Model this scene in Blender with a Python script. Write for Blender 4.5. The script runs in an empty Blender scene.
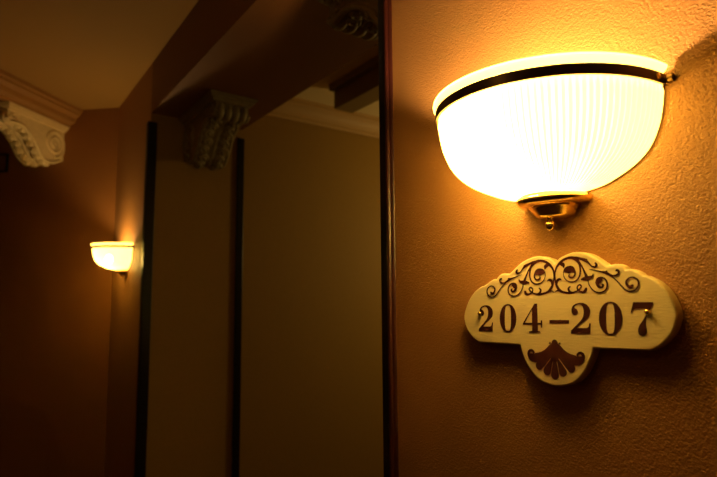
import bpy, bmesh, math, random
from mathutils import Vector, Matrix
C = bpy.context.scene.collection
sc = bpy.context.scene
EYE = 1.55
PI = math.pi
# ------------------------------------------------------------------ camera
cam = bpy.data.cameras.new('camera'); camo = bpy.data.objects.new('camera', cam); C.objects.link(camo)
yaw, pit, rol = math.radians(-54.4416), math.radians(6.1459), math.radians(-0.4501)
fw = Vector((math.sin(yaw), math.cos(yaw), 0)); rt = Vector((math.cos(yaw), -math.sin(yaw), 0)); up = Vector((0, 0, 1))
f2 = fw*math.cos(pit)+up*math.sin(pit); u2 = up*math.cos(pit)-fw*math.sin(pit)
r2 = rt*math.cos(rol)+u2*math.sin(rol); u3 = u2*math.cos(rol)-rt*math.sin(rol)
camo.matrix_world = Matrix(((r2.x, u3.x, -f2.x, 0), (r2.y, u3.y, -f2.y, 0), (r2.z, u3.z, -f2.z, EYE), (0, 0, 0, 1)))
cam.sensor_width = 36; cam.lens = 36*530.33/717; cam.clip_start = 0.02
cam.dof.use_dof = True; cam.dof.focus_distance = 0.86; cam.dof.aperture_fstop = 4.5
sc.camera = camo
# ------------------------------------------------------------------ world, exposure, lobby lamp and added corridor fill, both out of view
w = bpy.data.worlds.new('world'); sc.world = w; w.use_nodes = True
w.node_tree.nodes['Background'].inputs[0].default_value = (1, .62, .3, 1)
w.node_tree.nodes['Background'].inputs[1].default_value = 0.0
sc.view_settings.view_transform = 'Standard'; sc.view_settings.look = 'None'
sc.view_settings.exposure = 0.0; sc.view_settings.gamma = 1; sc.view_settings.use_curve_mapping = False
LAMP = (1.0, .65, .27)
def area(name, loc, target, size, power, col=LAMP):
    l = bpy.data.lights.new(name, 'AREA'); l.shape = 'DISK'; l.size = size; l.energy = power; l.color = col
    o = bpy.data.objects.new(name, l); C.objects.link(o); o.location = loc
    o.rotation_euler = (Vector(target)-Vector(loc)).to_track_quat('-Z', 'Y').to_euler(); return o
pl = bpy.data.lights.new('lobby_wall_lamp', 'POINT'); pl.energy = 13; pl.color = (1, .64, .19); pl.shadow_soft_size = .12
po = bpy.data.objects.new('lobby_wall_lamp', pl); C.objects.link(po); po.location = (-2.0, 3.0, 1.95)
area('corridor_fill_light', (-.6, -1.2, 2.72), (-1.4, -.6, 0), .3, .8)  # weak unseen fill added to lift the corridor and the corbels
BULB_NEAR, BULB_FAR = 1150.0, 400.0
SHADE, SHADE_GLOW = (1, .60, .09, 1), 5.0
# ------------------------------------------------------------------ materials
def mat(name, col, rough=.6, metal=0, bump=0, bscale=200, var=0, vscale=8, col2=None, spec=.5, detail=3, stretch=None):
    m = bpy.data.materials.new(name); m.use_nodes = True; nt = m.node_tree; b = nt.nodes['Principled BSDF']
    b.inputs['Base Color'].default_value = (*col, 1); b.inputs['Roughness'].default_value = rough
    b.inputs['Metallic'].default_value = metal; b.inputs['Specular IOR Level'].default_value = spec
    tc = nt.nodes.new('ShaderNodeTexCoord'); src = tc.outputs['Object']
    if stretch:
        mp = nt.nodes.new('ShaderNodeMapping'); mp.inputs['Scale'].default_value = stretch; nt.links.new(src, mp.inputs[0]); src = mp.outputs[0]
    if var:
        n = nt.nodes.new('ShaderNodeTexNoise'); n.inputs['Scale'].default_value = vscale; n.inputs['Detail'].default_value = 4
        r = nt.nodes.new('ShaderNodeMix'); r.data_type = 'RGBA'
        c2 = col2 or tuple(x*(1-var) for x in col)
        r.inputs[6].default_value = (*col, 1); r.inputs[7].default_value = (*c2, 1)
        nt.links.new(src, n.inputs['Vector']); nt.links.new(n.outputs[0], r.inputs[0]); nt.links.new(r.outputs[2], b.inputs['Base Color'])
    if bump:
        n = nt.nodes.new('ShaderNodeTexNoise'); n.inputs['Scale'].default_value = bscale; n.inputs['Detail'].default_value = detail
        n.inputs['Roughness'].default_value = .45
        k = nt.nodes.new('ShaderNodeBump'); k.inputs['Strength'].default_value = 1; k.inputs['Distance'].default_value = bump
        nt.links.new(src, n.inputs['Vector']); nt.links.new(n.outputs[0], k.inputs['Height']); nt.links.new(k.outputs[0], b.inputs['Normal'])
    return m
M = {}
M['wall'] = mat('ochre_textured_paint', (.39, .182, .052), .55, 0, .0011, 420, .12, 5, spec=.35, detail=2)
def pimples(m, scale, dist):
    nt = m.node_tree; b = nt.nodes['Principled BSDF']; old = b.inputs['Normal'].links[0].from_socket
    tc = nt.nodes.new('ShaderNodeTexCoord'); v = nt.nodes.new('ShaderNodeTexVoronoi'); v.feature = 'SMOOTH_F1'; v.inputs['Scale'].default_value = scale; v.inputs['Smoothness'].default_value = .6
    k = nt.nodes.new('ShaderNodeBump'); k.invert = True; k.inputs['Distance'].default_value = dist
    nt.links.new(tc.outputs['Object'], v.inputs['Vector']); nt.links.new(v.outputs['Distance'], k.inputs['Height'])
    nt.links.new(old, k.inputs['Normal']); nt.links.new(k.outputs[0], b.inputs['Normal'])
pimples(M['wall'], 250, .0007)
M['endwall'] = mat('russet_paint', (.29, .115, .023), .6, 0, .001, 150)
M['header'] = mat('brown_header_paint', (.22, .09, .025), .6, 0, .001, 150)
M['tan'] = mat('olive_tan_wallpaper', (.42, .262, .05), .7, 0, .0012, 120, .15, 60)
M['ceil'] = mat('ochre_ceiling_paint', (.38, .21, .05), .8, 0, .0006, 100)
M['ceil2'] = mat('cream_ceiling_paint', (.90, .80, .50), .8)
M['crown'] = mat('ochre_crown_paint', (.36, .18, .05), .5)
M['crown2'] = mat('tan_crown_paint', (.62, .42, .18), .5)
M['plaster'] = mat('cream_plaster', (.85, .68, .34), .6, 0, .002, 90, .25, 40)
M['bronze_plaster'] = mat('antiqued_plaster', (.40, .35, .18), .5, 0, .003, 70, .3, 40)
M['black'] = mat('black_wood', (.006, .006, .007), .35)
M['mahogany'] = mat('dark_mahogany', (.045, .006, .004), .42, 0, .0006, 60, .4, 20, stretch=(8, 8, .6))
M['floor'] = mat('brown_carpet', (.09, .04, .02), .95, 0, .004, 300)
M['brass'] = mat('polished_brass', (.92, .68, .25), .2, 1)
M['band'] = mat('aged_brass_band', (.16, .09, .03), .3, 1)
M['plate'] = mat('cream_enamel_plate', (.97, .78, .40), .42, 0, .0005, 90, .06, 30, stretch=(1, 1, 4))
M['ink'] = mat('maroon_paint', (.034, .005, .005), .85, spec=.1)
M['beam'] = mat('olive_beam_paint', (.28, .21, .09), .6)
M['frame'] = mat('black_frame', (.004, .004, .004), .6)
def glass():
    """lit lamp shade: frosted glass that glows through and through, plus the bulb's own light passing it"""
    m = bpy.data.materials.new('frosted_ribbed_glass'); m.use_nodes = True; nt = m.node_tree; nt.nodes.clear()
    out = nt.nodes.new('ShaderNodeOutputMaterial'); tr = nt.nodes.new('ShaderNodeBsdfTranslucent'); tr.inputs[0].default_value = (.36, .32, .10, 1)
    gl = nt.nodes.new('ShaderNodeBsdfGlossy'); gl.inputs['Roughness'].default_value = .25; gl.inputs[0].default_value = (.9, .85, .7, 1)
    b = nt.nodes.new('ShaderNodeMixShader'); b.inputs[0].default_value = .03
    tp = nt.nodes.new('ShaderNodeBsdfTransparent'); tp.inputs[0].default_value = (1, .95, .75, 1)
    c = nt.nodes.new('ShaderNodeMixShader'); c.inputs[0].default_value = .07
    em = nt.nodes.new('ShaderNodeEmission'); em.inputs[0].default_value = SHADE; em.inputs[1].default_value = SHADE_GLOW
    ad = nt.nodes.new('ShaderNodeAddShader')
    nt.links.new(tr.outputs[0], b.inputs[1]); nt.links.new(gl.outputs[0], b.inputs[2]); nt.links.new(b.outputs[0], c.inputs[1]); nt.links.new(tp.outputs[0], c.inputs[2]); nt.links.new(c.outputs[0], ad.inputs[0])
    nt.links.new(em.outputs[0], ad.inputs[1]); nt.links.new(ad.outputs[0], out.inputs[0]); return m
M['glass'] = glass()
def glow(name, s):
    m = bpy.data.materials.new(name); m.use_nodes = True; b = m.node_tree.nodes['Principled BSDF']
    b.inputs['Base Color'].default_value = (.9, .85, .7, 1)
    b.inputs['Emission Color'].default_value = (*LAMP, 1); b.inputs['Emission Strength'].default_value = s; return m
M['bulb_near'] = glow('lit_bulb', BULB_NEAR); M['bulb_far'] = glow('lit_bulb_far', BULB_FAR)
# ------------------------------------------------------------------ helpers
def obj(name, bm, m, parent=None, smooth=False, loc=None):
    me = bpy.data.meshes.new(name)
    bmesh.ops.recalc_face_normals(bm, faces=bm.faces[:])
    bm.to_mesh(me); bm.free()
    for q in (m if isinstance(m, (list, tuple)) else [m]): me.materials.append(q)
    if smooth:
        for p in me.polygons: p.use_smooth = True
    o = bpy.data.objects.new(name, me); C.objects.link(o)
    if parent: o.parent = parent
    if loc: o.location = loc
    return o
def soft(o, ang=40):
    for p in o.data.polygons: p.use_smooth = True
    md = o.modifiers.new('edges', 'EDGE_SPLIT'); md.split_angle = math.radians(ang); return o
def bevel(o, wd, seg=2):
    md = o.modifiers.new('bevel', 'BEVEL'); md.width = wd; md.segments = seg; md.limit_method = 'ANGLE'; md.angle_limit = math.radians(35); return o
def struct(o): o['kind'] = 'structure'; return o
def thing(name, label, cat, loc=(0, 0, 0), rz=0, group=None):
    o = bpy.data.objects.new(name, None); C.objects.link(o); o.location = loc; o.rotation_euler = (0, 0, rz)
    o.empty_display_size = .05; o['label'] = label; o['category'] = cat
    if group: o['group'] = group
    return o
def box(bm, x0, x1, y0, y1, z0, z1, mi=0):
    v = [bm.verts.new((x, y, z)) for x in (x0, x1) for y in (y0, y1) for z in (z0, z1)]
    for f in ((0, 1, 3, 2), (4, 6, 7, 5), (0, 4, 5, 1), (2, 3, 7, 6), (0, 2, 6, 4), (1, 5, 7, 3)):
        fc = bm.faces.new([v[i] for i in f]); fc.material_index = mi
    return v
def prism(bm, pts, axis_from, axis_to, mi=0):
    """pts: list of 3D offsets; swept straight from axis_from to axis_to, capped"""
    A = [bm.verts.new(Vector(axis_from)+Vector(p)) for p in pts]; B = [bm.verts.new(Vector(axis_to)+Vector(p)) for p in pts]
    n = len(pts)
    for i in range(n): bm.faces.new((A[i], A[(i+1) % n], B[(i+1) % n], B[i])).material_index = mi
    bm.faces.new(A[::-1]).material_index = mi; bm.faces.new(B).material_index = mi
def half_lathe(bm, prof, n=48, ds=1.0, y0=0, rib=None, cap=False, closed=False):
    """prof (r,z) turned through half a circle standing out from the wall towards -Y"""
    rows = []
    for i, (r, z) in enumerate(prof):
        row = []
        for k in range(n+1):
            t = PI*k/n; rr = r + (rib(k, n, r, z) if rib else 0)
            row.append(bm.verts.new((rr*math.cos(t), y0-rr*ds*math.sin(t), z)))
        rows.append(row)
    m = len(rows)
    for i in range(m if closed else m-1):
        for k in range(n): bm.faces.new((rows[i][k], rows[i][k+1], rows[(i+1) % m][k+1], rows[(i+1) % m][k]))
    if cap:
        for k in (0, n):
            try: bm.faces.new([r[k] for r in rows])
            except ValueError: pass
        if not closed:
            for i in range(m-1):
                pass
    return rows
def smooth_path(pts, sub=5):
    out = []; n = len(pts)
    for i in range(n-1):
        p0 = pts[max(i-1, 0)]; p1 = pts[i]; p2 = pts[i+1]; p3 = pts[min(i+2, n-1)]
        for s in range(sub):
            t = s/sub
            out.append([.5*((2*b)+(-a+c)*t+(2*a-5*b+4*c-d)*t*t+(-a+3*b-3*c+d)*t**3) for a, b, c, d in zip(p0, p1, p2, p3)])
    out.append(list(pts[-1])); return out
def smooth_loop(pts, sub=5):
    """closed outline; points carrying a third value are sharp corners"""
    n = len(pts); out = []
    for i in range(n):
        p1, p2 = pts[i], pts[(i+1) % n]
        c1, c2 = len(p1) > 2, len(p2) > 2
        if c1 and c2: out.append((p1[0], p1[1])); continue
        p0 = p1 if c1 else pts[i-1]; p3 = p2 if c2 else pts[(i+2) % n]
        for s in range(sub):
            t = s/sub
            out.append(tuple(.5*((2*p1[k])+(-p0[k]+p2[k])*t+(2*p0[k]-5*p1[k]+4*p2[k]-p3[k])*t*t+(-p0[k]+3*p1[k]-3*p2[k]+p3[k])*t**3) for k in (0, 1)))
    return out
def filled(name, loops, m, thick, parent, bev=0.0, res=2, loc=(0, 0, 0)):
    """flat outline(s) in (x, z), extruded; front face towards -Y at y=0, back at y=thick"""
    cu = bpy.data.curves.new(name, 'CURVE'); cu.dimensions = '2D'; cu.fill_mode = 'BOTH'
    cu.extrude = max(thick/2-bev, 1e-6); cu.bevel_depth = bev; cu.bevel_resolution = res; cu.offset = -bev
    for lp in loops:
        s = cu.splines.new('POLY'); s.points.add(len(lp)-1); s.use_cyclic_u = True
        for q, p in zip(s.points, lp): q.co = (p[0], p[1], 0, 1)
    t = bpy.data.objects.new('tmp', cu); C.objects.link(t)
    bpy.context.view_layer.update()
    me = bpy.data.meshes.new_from_object(t.evaluated_get(bpy.context.evaluated_depsgraph_get()))
    bpy.data.objects.remove(t); bpy.data.curves.remove(cu)
    me.transform(Matrix(((1, 0, 0, 0), (0, 0, -1, thick/2), (0, 1, 0, 0), (0, 0, 0, 1))))
    me.materials.clear(); me.materials.append(m)
    o = bpy.data.objects.new(name, me); C.objects.link(o); o.parent = parent; o.location = loc
    return o
def along(bm, base, d_out, d_len, length, prof, start=0):
    """moulding profile (out, z) run along d_len from base"""
    d_out = Vector(d_out); d_len = Vector(d_len); b = Vector(base)
    prism(bm, [d_out*p+Vector((0, 0, z)) for p, z in prof], b+d_len*start, b+d_len*length)
def tube(bm, path, rad, seg=8):
    rings = []; n = len(path); V = [Vector(p) for p in path]
    for i, p in enumerate(V):
        d = (V[min(i+1, n-1)]-V[max(i-1, 0)]).normalized()
        a = d.orthogonal().normalized() if i == 0 else (pa - d*pa.dot(d)).normalized()
        pa = a; b = d.cross(a); r = rad[i] if isinstance(rad, (list, tuple)) else rad
        rings.append([bm.verts.new(p+a*r*math.cos(2*PI*k/seg)+b*r*math.sin(2*PI*k/seg)) for k in range(seg)])
    for i in range(n-1):
        for k in range(seg): bm.faces.new((rings[i][k], rings[i][(k+1) % seg], rings[i+1][(k+1) % seg], rings[i+1][k]))
    bm.faces.new(rings[0][::-1]); bm.faces.new(rings[-1])
Z = lambda h: EYE+h
# ------------------------------------------------------------------ the room
D = math.sqrt(.5)
CX, CY = -3.72, .70                   # corner of right wall and angled end wall
XO, XN = -2.88, -.88                  # far and near sides of the opening
bm = bmesh.new(); box(bm, XN, 2.6, .70, 1.22, 0, 2.90)
struct(obj('wall_right', bm, M['wall']))
bm = bmesh.new(); v = box(bm, -4.1, XO, .70, 3.6, 0, 2.90)
for f in bm.faces:
    if f.calc_center_median().x > XO-.001: f.material_index = 1
struct(obj('wall_far', bm, [M['wall'], M['tan']]))
bm = bmesh.new(); box(bm, XO, XN, .70, 1.22, Z(.98), 2.90)
struct(obj('wall_header', bm, M['header']))
bm = bmesh.new()
a = Vector((CX, CY, 0)); e = a+Vector((-D, -D, 0))*3.6; th = Vector((-D, D, 0))*.2
pts = [a+Vector((D, D, 0))*.0, e, e+th, a+th]
vs = [bm.verts.new(p+Vector((0, 0, h))) for h in (0, 2.9) for p in pts]
bm.faces.new(vs[:4]); bm.faces.new(vs[4:])
for i in range(4): bm.faces.new((vs[i], vs[(i+1) % 4], vs[4+(i+1) % 4], vs[4+i]))
struct(obj('wall_back', bm, M['endwall']))
bm = bmesh.new(); box(bm, -6.6, 2.8, -2.0, -1.8, 0, 2.90); struct(obj('wall_left', bm, M['wall']))
bm = bmesh.new(); box(bm, 2.6, 2.8, -1.8, 3.6, 0, 2.90); struct(obj('wall_near', bm, M['wall']))
bm = bmesh.new(); box(bm, -4.1, 2.8, 3.6, 3.8, 0, 2.90); struct(obj('wall_lobby', bm, M['tan']))
bm = bmesh.new(); box(bm, -6.6, 2.8, -2.0, 3.8, -.1, 0); struct(obj('floor', bm, M['floor']))
bm = bmesh.new(); box(bm, -6.6, 2.8, -2.0, .70, Z(1.265), 2.95); struct(obj('ceiling', bm, M['ceil']))
bm = bmesh.new(); box(bm, XO, 2.6, 1.22, 3.6, Z(1.215), 2.95); struct(obj('ceiling', bm, M['ceil2']))
# crown in the room behind the opening
bm = bmesh.new()
prof = [(0, -.115), (.012, -.115), (.016, -.100), (.030, -.092), (.034, -.080), (.040, -.062), (.052, -.045), (.066, -.032), (.070, -.022), (.084, -.016), (.096, -.012), (.10, 0), (0, 0)]
along(bm, (XO, 1.22, Z(1.215)), (1, 0, 0), (0, 1, 0), 2.38, prof)
struct(soft(obj('trim_1', bm, M['crown2']), 22))
# angled beam with crown that springs from the end wall
T0 = .384
P0 = Vector((CX, CY, 0))+Vector((-D, -D, 0))*T0
bd = Vector((D, -D, 0)); bn = Vector((D, D, 0))
bm = bmesh.new()
prism(bm, [Vector((0, 0, 1.15)), Vector((0, 0, 1.27)), -bn*.26+Vector((0, 0, 1.27)), -bn*.26+Vector((0, 0, 1.15))], P0+Vector((0, 0, EYE)), P0+bd*3.1+Vector((0, 0, EYE)))
struct(obj('wall_beam', bm, M['header']))
bm = bmesh.new()
prof = [(0, -.118), (.026, -.118), (.028, -.104), (.036, -.098), (.058, -.092), (.064, -.080), (.066, -.062), (.078, -.050), (.092, -.044), (.094, -.030), (.108, -.024), (.112, -.010), (.112, 0), (0, 0)]
along(bm, P0+Vector((0, 0, Z(1.265))), bn, bd, 3.1, prof)
struct(soft(obj('trim_2', bm, M['crown']), 22))
# black guards on the far jamb
for n_, (y0, y1) in enumerate(((.668, .728), (1.187, 1.229))):
    bm = bmesh.new()
    if n_ == 0:
        box(bm, XO, XO+.018, .682, .732, 0, Z(.93)); box(bm, XO-.02, XO, .682, .70, 0, Z(.93))
    else: box(bm, XO, XO+.018, y0, y1, 0, Z(.925))
    struct(bevel(obj('trim_%d' % (3+n_), bm, M['black']), .004))
# black corner guard and mahogany bead on the near jamb
bm = bmesh.new(); box(bm, -.8875, -.8665, .692, .70, 0, Z(.98)); box(bm, -.8875, -.88, .70, .745, 0, Z(.98))
box(bm, -.8875, -.8665, .692, .70, Z(.98), Z(1.265))
struct(bevel(obj('trim_5', bm, M['black']), .001))
bm = bmesh.new()
prof = [(-.8665, .70), (-.8665, .693), (-.8650, .6905), (-.8620, .6895), (-.8590, .6900), (-.8570, .6920), (-.8560, .6950), (-.8530, .6955), (-.8490, .6975), (-.848, .70)]
prism(bm, [Vector((x, y, 0)) for x, y in prof], (0, 0, 0), (0, 0, Z(1.265)))
struct(soft(obj('trim_6', bm, M['mahogany']), 50))
# ------------------------------------------------------------------ hanging boxed beam behind the opening
t = thing('ceiling_beam', 'dark olive boxed beam hanging below the pale ceiling behind the opening, above the crown moulding', 'beam', (-2.5, 1.62, Z(1.215)))
bm = bmesh.new(); box(bm, 0, 1.9, 0, .13, -.139, 0); bevel(obj('beam_box', bm, M['beam'], t), .003)
bm = bmesh.new(); box(bm, .0, 1.9, -.036, .0, -.038, 0); bevel(obj('upper_board', bm, M['beam'], t), .003)
# ------------------------------------------------------------------ corbels
W2 = .095
def corbel(label, loc, rz, m, mleaf):
    """back plane at x=0, projecting to +x, hung below z=0"""
    t = thing('corbel', label, 'corbel', loc, rz, None)
    prof = [(0, -.035), (.475, -.035), (.475, -.085), (.455, -.105), (.42, -.10), (.385, -.095), (.34, -.105), (.30, -.13), (.262, -.165), (.235, -.20), (.205, -.235), (.17, -.262), (.13, -.27), (.085, -.262), (.05, -.245), (0, -.235)]
    P = smooth_path([(p, z) for p, z in prof[2:]], 4)
    full = [prof[0], prof[1]]+P
    bm = bmesh.new(); prism(bm, [Vector((p, 0, z)) for p, z in full], (0, -W2+.012, 0), (0, W2-.012, 0))
    soft(obj('bracket_body', bm, m, t), 50)
    for s in (-1, 1):
        # raised edge fillet and volute on each side
        bm = bmesh.new(); y = s*(W2-.012)
        tube(bm, [(p, y, z) for p, z in P[:-3]], .011, 8)
        cx, cz = .085, -.135; path = []; rr = []
        for k in range(64):
            a = k/63*PI*4.6; r = .082*(1-k/63)+.012
            path.append((cx+r*math.cos(PI*1.5-a), y, cz+r*math.sin(PI*1.5-a))); rr.append(.011*(1-.45*k/63))
        tube(bm, path, rr, 8)
        cx, cz = .425, -.068
        tube(bm, [(cx+(.030*(1-k/30)+.004)*math.cos(-a0), y, cz+(.030*(1-k/30)+.004)*math.sin(-a0)) for k in range(31) for a0 in (k/30*PI*3.2,)], .007, 8)
        soft(obj('side_volute', bm, m, t), 60)
    # flutes of the scroll at the top of the front
    bm = bmesh.new()
    for k in range(4):
        yc = (-.75+.5*k)*.078
        rows = []
        for i in range(9):
            yy = yc+(-1+i/4)*.0185; r = .030+.016*math.sqrt(max(0, 1-(-1+i/4)**2))
            rows.append([bm.verts.new((.447+r*math.cos(a), yy, -.078+r*math.sin(a))) for a in [2*PI*j/20 for j in range(20)]])
        for i in range(8):
            for j in range(20): bm.faces.new((rows[i][j], rows[i][(j+1) % 20], rows[i+1][(j+1) % 20], rows[i+1][j]))
        bm.faces.new(rows[0]); bm.faces.new(rows[-1][::-1])
    obj('fluted_roll', bm, mleaf, t, smooth=True)
    # acanthus leaf carved down the front
    Q = smooth_path(prof[4:14], 14); n = len(Q)-1; m_ = 64
    bm = bmesh.new(); g = []
    for i, (p, z) in enumerate(Q):
        a, b = Q[max(i-1, 0)], Q[min(i+1, n)]
        d = Vector((b[0]-a[0], 0, b[1]-a[1])).normalized(); nn = Vector((-d.z, 0, d.x))
        if nn.z > 0 and nn.x < 0: nn = -nn
        nn = Vector((-d.z, 0, d.x)); nn = nn if nn.z < 0 or nn.x > 0 else -nn
        s = i/n; row = []
        for j in range(m_+1):
            u = -1+2*j/m_; au = abs(u)
            wdt = .80+.18*math.sin(s*PI)
            X_, S_ = u*W2*wdt, s*.50; h = .004+.011*math.exp(-(u/.09)**2)
            for q_ in range(9):
                for sg in (-1, 1):
                    cx_, cs_ = sg*W2*wdt*(.60 if q_ % 2 else .50), .02+q_*.056
                    d_ = math.hypot(X_-cx_, S_-cs_); a_ = math.atan2(S_-cs_, (X_-cx_)*sg); R_ = .031
                    if d_ < R_: h = max(h, .024*math.sqrt(1-(d_/R_)**2)+.006*math.cos(a_+d_/R_*11))
            h *= min(1, (1-au)*9+.1)
            row.append(bm.verts.new(Vector((p, u*W2*wdt, z))+nn*(h-.004)))
        g.append(row)
    for i in range(n):
        for j in range(m_): bm.faces.new((g[i][j], g[i][j+1], g[i+1][j+1], g[i+1][j]))
    o = obj('acanthus_leaf', bm, mleaf, t, smooth=True); sd = o.modifiers.new('thick', 'SOLIDIFY'); sd.thickness = .006; sd.offset = 0
    bm = bmesh.new(); W3 = W2+.018
    for x1, hw, z0, z1 in ((.505, W3+.008, -.012, 0), (.495, W3, -.024, -.012), (.482, W3-.012, -.036, -.024)): box(bm, 0, x1, -hw, hw, z0, z1)
    bevel(obj('abacus', bm, m, t), .003)
    return t
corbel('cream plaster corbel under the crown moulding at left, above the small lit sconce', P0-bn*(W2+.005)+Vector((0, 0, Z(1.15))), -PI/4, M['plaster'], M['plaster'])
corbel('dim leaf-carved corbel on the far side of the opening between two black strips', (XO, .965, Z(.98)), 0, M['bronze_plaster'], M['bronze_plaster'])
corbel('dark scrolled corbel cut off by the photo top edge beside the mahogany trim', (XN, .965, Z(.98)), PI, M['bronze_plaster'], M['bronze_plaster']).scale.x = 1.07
# ------------------------------------------------------------------ wall sconces
NR = 64
def rib(k, n, r, z):
    return .0018*math.cos(k/n*NR*2*PI)*min(1, r/.06)*(1 if z < .262 else 0)
SH = [(.1655, .2895), (.1685, .289), (.1690, .286), (.1655, .281), (.1628, .277), (.1615, .262), (.1595, .245), (.1560, .225), (.1505, .208), (.1425, .192), (.1312, .1785), (.1155, .167), (.0955, .157), (.0740, .149), (.0480, .145)]
DS = 1.10
def sconce(label, x, bulbm):
    t = thing('wall_sconce', label, 'wall lamp', (x, .70, Z(.09)), 0)
    q = -.09
    sh = smooth_path([(r, z+q) for r, z in SH], 3)
    bm = bmesh.new(); half_lathe(bm, sh, NR*6, DS, -.004, lambda k, n, r, z: rib(k, n, r, z-q))
    g = obj('glass_shade', bm, M['glass'], t, smooth=True)
    bm = bmesh.new(); half_lathe(bm, [(.1640, .2762+q), (.1662, .2765+q), (.1662, .2625+q), (.1630, .263+q)], 96, DS, -.004, closed=True, cap=True)
    obj('brass_band', bm, M['band'], t); soft(t.children[-1], 40)
    for s in (-1, 1):
        bm = bmesh.new()
        tube(bm, [(s*.163, -.002, .270+q), (s*.168, -.002, .270+q)], .0045, 14)
        tube(bm, [(s*.168, -.004, .270+q), (s*.1685, -.004, .270+q), (s*.1695, -.004, .270+q)], [.003, .0036, .0036], 14)
        tube(bm, [(s*.1695, -.004, .270+q), (s*.175, -.004, .270+q)], .0055, 14)
        soft(obj('band_clamp', bm, M['band'], t), 40); bm = bmesh.new()
        tube(bm, [(s*.158, -.022, .270+q), (s*.166, -.0225, .270+q), (s*.1665, -.0225, .270+q)], [.0045, .0045, .003], 14)
        soft(obj('band_screw', bm, M['brass'], t), 40)
    # back pan against the wall, same outline as the shade
    pan = [(r+.0006, z+q) for r, z in SH if z < .280]
    lp = [(r, z) for r, z in pan]+[(-r, z) for r, z in reversed(pan)]
    bm = bmesh.new(); prism(bm, [Vector((x_, 0, z_)) for x_, z_ in lp], (0, -.0045, 0), (0, 0, 0)); obj('back_pan', bm, M['band'], t)
    # brass cup, lower cup and finial
    bm = bmesh.new(); cp = [(.0, .1435), (.040, .1435), (.049, .1435), (.0535, .1425), (.0565, .1395), (.0565, .1355), (.0535, .1315), (.047, .129), (.040, .1285), (.0, .1285)]
    cp = [cp[0]]+smooth_path(cp[1:-1], 3)+[cp[-1]]
    half_lathe(bm, [(r, z+q) for r, z in cp], 48, 1.12, 0, cap=True); soft(obj('brass_cup', bm, M['brass'], t), 50)
    bm = bmesh.new(); cp = [(.0, .130), (.038, .130), (.0385, .127), (.036, .1245), (.030, .1155), (.027, .1125), (.0215, .1115), (.0175, .1105), (.0, .110)]
    half_lathe(bm, [(r, z+q) for r, z in cp], 40, 1.12, 0, cap=True); soft(obj('lower_cup', bm, M['brass'], t), 35)
    bm = bmesh.new()
    pr_ = [(.0004, .1105), (.0055, .110), (.0058, .1075), (.0035, .106), (.0032, .1045), (.0052, .1035), (.0072, .1005), (.0078, .097), (.0070, .0935), (.0045, .0905), (.0022, .0893), (.0004, .0885)]
    rows = [[bm.verts.new((r*math.cos(2*PI*k/20), -.020+r*math.sin(2*PI*k/20), z+q+.0035)) for k in range(20)] for r, z in pr_]
    for i in range(len(rows)-1):
        for k in range(20): bm.faces.new((rows[i][k], rows[i][(k+1) % 20], rows[i+1][(k+1) % 20], rows[i+1][k]))
    bm.faces.new(rows[0]); bm.faces.new(rows[-1]); obj('finial', bm, M['brass'], t, smooth=True)
    # bulb and socket inside
    bm = bmesh.new(); bmesh.ops.create_uvsphere(bm, u_segments=20, v_segments=12, radius=.022)
    for v in bm.verts: v.co.z *= 1.25
    bmesh.ops.translate(bm, verts=bm.verts, vec=(-.03, -.09, .205+q)); obj('bulb', bm, bulbm, t, smooth=True)
    bm = bmesh.new(); tube(bm, [(-.024, -.07, .205+q), (-.016, -.045, .205+q)], .013, 16); tube(bm, [(-.016, -.045, .205+q), (0, -.004, .205+q)], .008, 12)
    soft(obj('bulb_socket', bm, M['band'], t), 40)
    return t
sconce('large bright half-bowl wall sconce of ribbed frosted glass above the 204-207 plate', -.4655, M['bulb_near'])
sconce('small distant lit half-bowl wall sconce beside the dark opening at left', -3.33, M['bulb_far']).location.z += .016
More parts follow.
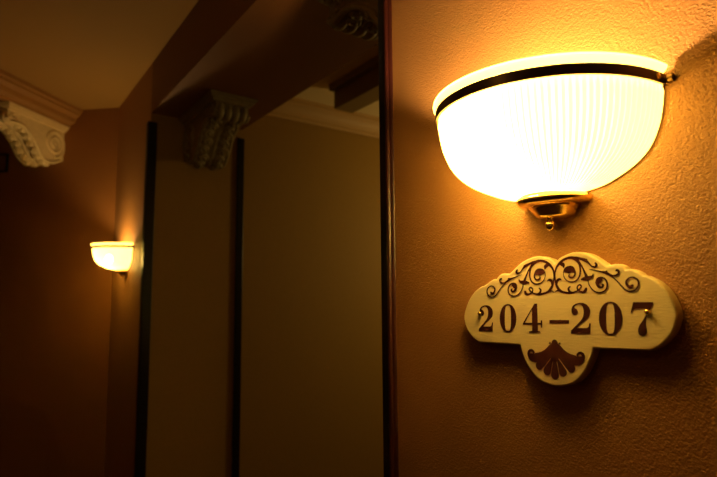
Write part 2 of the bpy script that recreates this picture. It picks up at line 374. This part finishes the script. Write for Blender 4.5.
# ------------------------------------------------------------------ room number plate
ART = {"scroll":[[[33.9,74.7,3.04],[28.3,76.7,2.76],[21.7,76.9,2.21],[14.9,74.9,2.21],[8.9,70.9,2.48],[3.8,65.3,1.93],[1.1,58.6,1.66],[0.8,51.1,1.38],[1.9,43.4,1.66],[4.4,37.3,2.48],[8.7,31.8,2.48],[14.6,29.0,1.93],[22.9,27.5,1.93],[30.2,28.0,1.66],[36.0,29.9,1.38],[40.8,33.3,1.38],[42.4,36.2,1.38],[40.1,38.2,1.38],[36.8,36.4,1.38],[36.4,32.8,1.38],[39.2,29.8,1.66],[44.0,27.9,1.93],[47.9,29.1,2.76],[49.4,32.0,2.48]],[[9.0,70.5,2.48],[14.0,68.2,3.59],[15.2,64.8,1.66]],[[3.1,40.3,2.21],[4.5,45.6,2.48],[8.3,47.9,2.07],[11.0,46.7,0.97]],[[28.7,27.6,1.66],[24.2,29.7,1.93],[22.6,33.7,1.93],[25.0,36.3,1.24]],[[7.8,31.4,1.66],[4.1,31.5,1.1],[0.9,29.6,0.55]],[[32.4,75.6,2.76],[38.8,69.2,2.21],[41.0,61.7,1.66],[41.0,54.4,1.52],[38.6,48.0,1.38],[33.7,43.9,1.38],[27.2,42.8,1.24],[20.5,45.1,0.97],[16.1,50.1,0.83],[14.8,56.2,0.69],[17.3,62.0,1.38],[22.4,63.4,2.76],[28.2,62.4,3.31],[31.9,58.4,2.21],[33.0,53.5,1.66],[30.5,49.5,1.66],[26.4,49.2,1.93],[23.5,51.2,1.66],[24.0,53.3,1.24]],[[18.2,59.7,3.31],[22.3,60.4,6.07],[27.3,60.1,5.52],[30.1,58.4,2.76]],[[26.7,76.9,1.93],[34.8,76.1,2.21],[42.8,73.9,2.21],[49.1,71.2,2.76],[54.5,66.4,1.38],[58.3,62.5,1.24],[62.9,61.2,1.93],[65.2,63.4,2.21],[63.7,66.3,1.66]],[[47.5,71.6,1.38],[50.9,72.2,1.38]],[[37.2,73.0,1.93],[42.7,65.2,1.38],[46.6,57.6,1.66],[49.7,50.9,2.48],[50.4,47.7,3.31]],[[43.3,45.5,1.66],[49.6,46.6,3.59],[55.9,47.4,2.76],[59.4,49.2,1.79],[60.3,51.9,0.69]],[[52.7,43.6,0.83],[54.2,37.7,0.97],[57.9,31.9,1.1],[63.3,27.7,1.24],[70.0,26.4,1.24],[76.7,28.5,1.38],[80.1,33.7,1.52],[79.7,39.9,1.52],[76.2,44.7,1.38],[71.0,46.0,1.93],[67.0,43.4,3.31],[66.2,38.5,3.04],[68.6,34.2,2.21],[72.6,33.3,1.93],[74.5,36.0,1.79],[72.8,37.5,1.1]],[[65.9,40.0,3.31],[68.7,42.4,4.97],[72.0,43.2,1.93]],[[55.2,58.4,0.41],[60.6,57.3,0.69],[65.9,55.8,0.97],[70.8,54.5,1.12],[77.4,52.7,2.24],[82.7,49.9,1.99],[87.8,47.9,1.25],[93.0,48.3,1.49],[96.2,50.8,1.74],[95.5,54.0,1.74],[93.0,54.5,1.74]],[[76.1,53.5,1.25],[79.8,54.2,1.25]],[[78.7,52.0,1.49],[87.8,45.8,1.12],[94.1,39.9,1.12],[99.7,33.5,1.25],[105.2,28.1,1.37],[111.9,26.0,1.37],[118.0,28.4,1.49],[121.7,34.2,1.49],[120.6,40.2,1.37],[115.2,43.8,1.25],[109.8,43.3,1.37],[106.0,39.2,1.74],[107.2,34.3,1.99],[110.8,31.7,2.49],[113.8,33.4,2.24]]],"mid":[[[-0.2,-63.9,1.8],[-0.1,-74.5,5.4],[0.0,-88.4,9.0]],[[-0.3,-43.4,6.9],[-0.3,-49.9,9.9],[-0.3,-59.8,10.5],[-0.4,-63.9,9.0]]],"side":[[[3.4,-64.5,1.2],[8.5,-74.2,5.1],[12.7,-83.6,8.7]],[[7.7,-64.2,1.2],[17.7,-72.0,5.1],[25.8,-77.1,8.7]],[[4.0,-49.8,7.5],[9.6,-57.6,9.9],[19.6,-64.0,9.9],[30.4,-66.4,8.7],[39.2,-65.8,7.5],[44.0,-61.3,4.2],[43.6,-57.1,3.0],[39.7,-55.4,2.7],[35.8,-58.1,2.4],[37.1,-61.2,1.8],[39.9,-60.7,1.2]],[[7.8,-44.7,1.2],[7.9,-43.7,3.3],[8.0,-43.1,1.5]],[[8.7,-47.1,1.05],[15.2,-53.3,1.05],[23.3,-57.7,1.05],[33.1,-59.9,1.05]]],"2b":[[26.0,-29.4,1],[25.9,-25.2,1],[32.2,-19.5],[38.7,-13.6],[43.7,-7.7],[45.5,-1.3],[45.3,4.5],[43.2,9.1],[38.9,11.1],[33.8,9.9],[31.3,6.9],[35.0,4.4],[36.7,0.5],[34.9,-2.8],[31.2,-3.5],[28.0,-1.2],[27.1,3.5],[28.7,8.7],[33.2,11.9],[40.4,13.4],[47.5,12.0],[53.0,7.6],[55.1,1.8],[53.6,-5.2],[47.9,-10.9],[40.8,-16.1],[35.4,-21.4,1],[49.9,-21.2,1],[52.7,-19.2],[53.7,-14.7,1],[55.6,-14.7,1],[55.0,-28.7,1]],"4":[[-30.0,13.9,1],[-29.1,-14.7,1],[-23.7,-14.6,1],[-23.4,-10.9,1],[-21.2,-10.9,1],[-21.2,-21.9,1],[-23.2,-21.9,1],[-23.7,-17.4,1],[-28.8,-17.4,1],[-28.8,-26.5,1],[-24.9,-27.2,1],[-24.9,-29.2,1],[-44.2,-29.6,1],[-44.2,-27.6,1],[-38.7,-26.7,1],[-38.8,-17.5,1],[-55.3,-17.7,1],[-55.3,-15.3,1],[-34.5,13.8,1]],"4i":[[-39.0,5.7,1],[-39.0,-14.7,1],[-52.1,-14.8,1]],"dash":[[-8.5,-10.4,1],[22.9,-10.4,1],[22.8,-15.2,1],[-8.6,-15.5,1]],"7":[[114.2,12.5,1],[138.9,11.9,1],[138.9,8.3,1],[135.1,1.9],[132.0,-4.1],[130.0,-10.8],[129.7,-17.6],[130.6,-23.0],[129.6,-27.7],[125.5,-29.9],[121.5,-28.6],[119.9,-23.8],[121.6,-17.0],[125.8,-10.9],[129.3,-4.8],[132.6,2.0],[132.7,3.7,1],[116.5,3.9,1],[114.1,2.4],[111.8,-1.4,1],[110.9,-0.8,1]]}
K = .077; CXP = 3.2
rot = math.radians(1.7)
def mp(x, z):
    """sign millimetres to metres in the sign's own plane, with its slight lean"""
    x = x*(1.0 if x > 0 else 1.0)
    x2 = x+K*z+CXP
    return (x2*math.cos(rot)-z*math.sin(rot))/1000, (x2*math.sin(rot)+z*math.cos(rot))/1000
TH = .018
sign = thing('room_number_plate', 'cream scalloped plate reading 204-207 in maroon, hung under the large sconce', 'sign', (-.4695, .70-TH, Z(-.027)))
half = [(0, 71, 1), (4, 75.5), (10, 79.5), (28, 84.5), (45, 82.5), (58, 77), (70, 68.5), (79.5, 61.3, 1), (86, 62.6), (93, 62.8), (100, 59.5), (104, 54.8, 1), (110, 55), (117, 52), (122, 49), (126, 45.5, 1), (133, 43.5), (146, 35), (158, 20), (166, -1), (165, -14), (159, -28), (147, -41), (134, -48, 1), (59.5, -48.6, 1), (56, -60), (51, -71), (42, -86), (26, -99)]
loop = smooth_loop(half+[(0, -104.5)]+[(-p[0]*(1.07 if abs(p[0]) > 125 else 1.035 if abs(p[0]) > 50 else 1), *p[1:]) for p in half[:0:-1]], 6)
filled('plate', [[mp(x, z) for x, z in loop]], M['plate'], TH, sign, bev=.0025, res=3)
for p in sign.children[-1].data.polygons: p.use_smooth = abs(p.normal.y) < .99
LIFT = -.0004
def ribbon(bm, pts, y, mirror=1, wd=.64):
    P = smooth_path(pts, 6); L = []; R = []
    def end(p, q):
        l = math.hypot(p[0]-q[0], p[1]-q[1]) or 1; dx, dz = (p[0]-q[0])/l, (p[1]-q[1])/l; h = p[2]*wd
        return [[p[0]+dx*h*math.sin(a), p[1]+dz*h*math.sin(a), p[2]*math.cos(a)] for a in (.35, .7, 1.0, 1.25, 1.45, 1.56)]
    P = end(P[0], P[1])[::-1]+P+end(P[-1], P[-2]); n = len(P)
    for i in range(n):
        a, b = P[max(i-1, 0)], P[min(i+1, n-1)]
        dx, dz = b[0]-a[0], b[1]-a[1]; l = math.hypot(dx, dz) or 1; h = P[i][2]*wd
        L.append((P[i][0]-dz/l*h, P[i][1]+dx/l*h)); R.append((P[i][0]+dz/l*h, P[i][1]-dx/l*h))
    def V(p): q = mp(p[0]*mirror, p[1]); return bm.verts.new((q[0], y, q[1]))
    VL = [V(p) for p in L]; VR = [V(p) for p in R]
    for i in range(n-1): bm.faces.new((VL[i], VR[i], VR[i+1], VL[i+1]))
def art(name, groups, mirror, wd=.62):
    bm = bmesh.new(); k = 0
    for g in groups:
        for s in g: ribbon(bm, s, LIFT-.00003*k, mirror, wd); k += 1
    for f in bm.faces:
        f.normal_update()
        if f.normal.y > 0: f.normal_flip()
    me = bpy.data.meshes.new(name); bm.to_mesh(me); bm.free(); me.materials.append(M['ink'])
    o = bpy.data.objects.new(name, me); C.objects.link(o); o.parent = sign; return o
art('scroll_ornament', [ART['scroll']], 1, .82); art('scroll_ornament', [ART['scroll']], -1.035, .82)
art('shell_ornament', [ART['mid'], ART['side'], [[[-p[0], *p[1:]] for p in s] for s in ART['side']]], 1, .74)
def digit(name, loops): filled(name, [[mp(x, z) for x, z in l] for l in loops], M['ink'], .0006, sign, loc=(0, -.0005, 0))
two = ART['2b']
digit('digit', [smooth_loop([[p[0]-169.6, *p[1:]] for p in two])])
def zero(cx, cz, a, b, ia, ib):
    o = [(cx+a*math.copysign(abs(math.cos(t))**.92, math.cos(t)), cz+b*math.sin(t)) for t in [2*PI*k/48 for k in range(48)]]
    i = [(cx+ia*math.copysign(abs(math.cos(t))**.55, math.cos(t)), cz+ib*math.copysign(abs(math.sin(t))**.75, math.sin(t))) for t in [2*PI*k/48 for k in range(48)]]
    digit('digit', [o, i[::-1]])
zero(-84, -7.8, 16, 22, 6.2, 19.8)
digit('digit', [smooth_loop(ART['4']), smooth_loop(ART['4i'])])
digit('dash', [smooth_loop(ART['dash'])])
digit('digit', [smooth_loop(two)])
zero(83.7, -8.2, 16, 22, 6.0, 19.8)
digit('digit', [smooth_loop(ART['7'])])
for x in (-140.7, 132.4):
    bm = bmesh.new(); q = mp(x, -.1)
    pr_ = [(.0036, 0), (.0038, -.001), (.0034, -.0030), (.0022, -.0044), (.0005, -.0050)]
    rows = [[bm.verts.new((q[0]+r*math.cos(2*PI*k/16), y-.0003, q[1]+r*math.sin(2*PI*k/16))) for k in range(16)] for r, y in pr_]
    for i in range(4):
        for k in range(16): bm.faces.new((rows[i][k], rows[i][(k+1) % 16], rows[i+1][(k+1) % 16], rows[i+1][k]))
    bm.faces.new(rows[-1]); bm.faces.new(rows[0]); o = obj('screw', bm, M['brass'], sign, smooth=True); o['label'] = 'brass screw'
# ------------------------------------------------------------------ small dark framed plaque on the end wall, cut by the left edge
pc = Vector((CX, CY, 0))+Vector((-D, -D, 0))*.888
t = thing('wall_plaque', 'small black-framed plaque on the dark end wall, cut by the left edge below the corbel', 'picture', pc+Vector((0, 0, Z(.925))), -PI/4)
bm = bmesh.new()
for y0, y1, z0, z1 in ((-.07, .07, .055, .065), (-.07, .07, -.065, -.055), (-.07, -.06, -.055, .055), (.06, .07, -.055, .055)): box(bm, 0, .014, y0, y1, z0, z1)
obj('frame', bm, M['frame'], t)
bm = bmesh.new(); box(bm, 0, .006, -.06, .06, -.055, .055); obj('picture_panel', bm, M['header'], t)
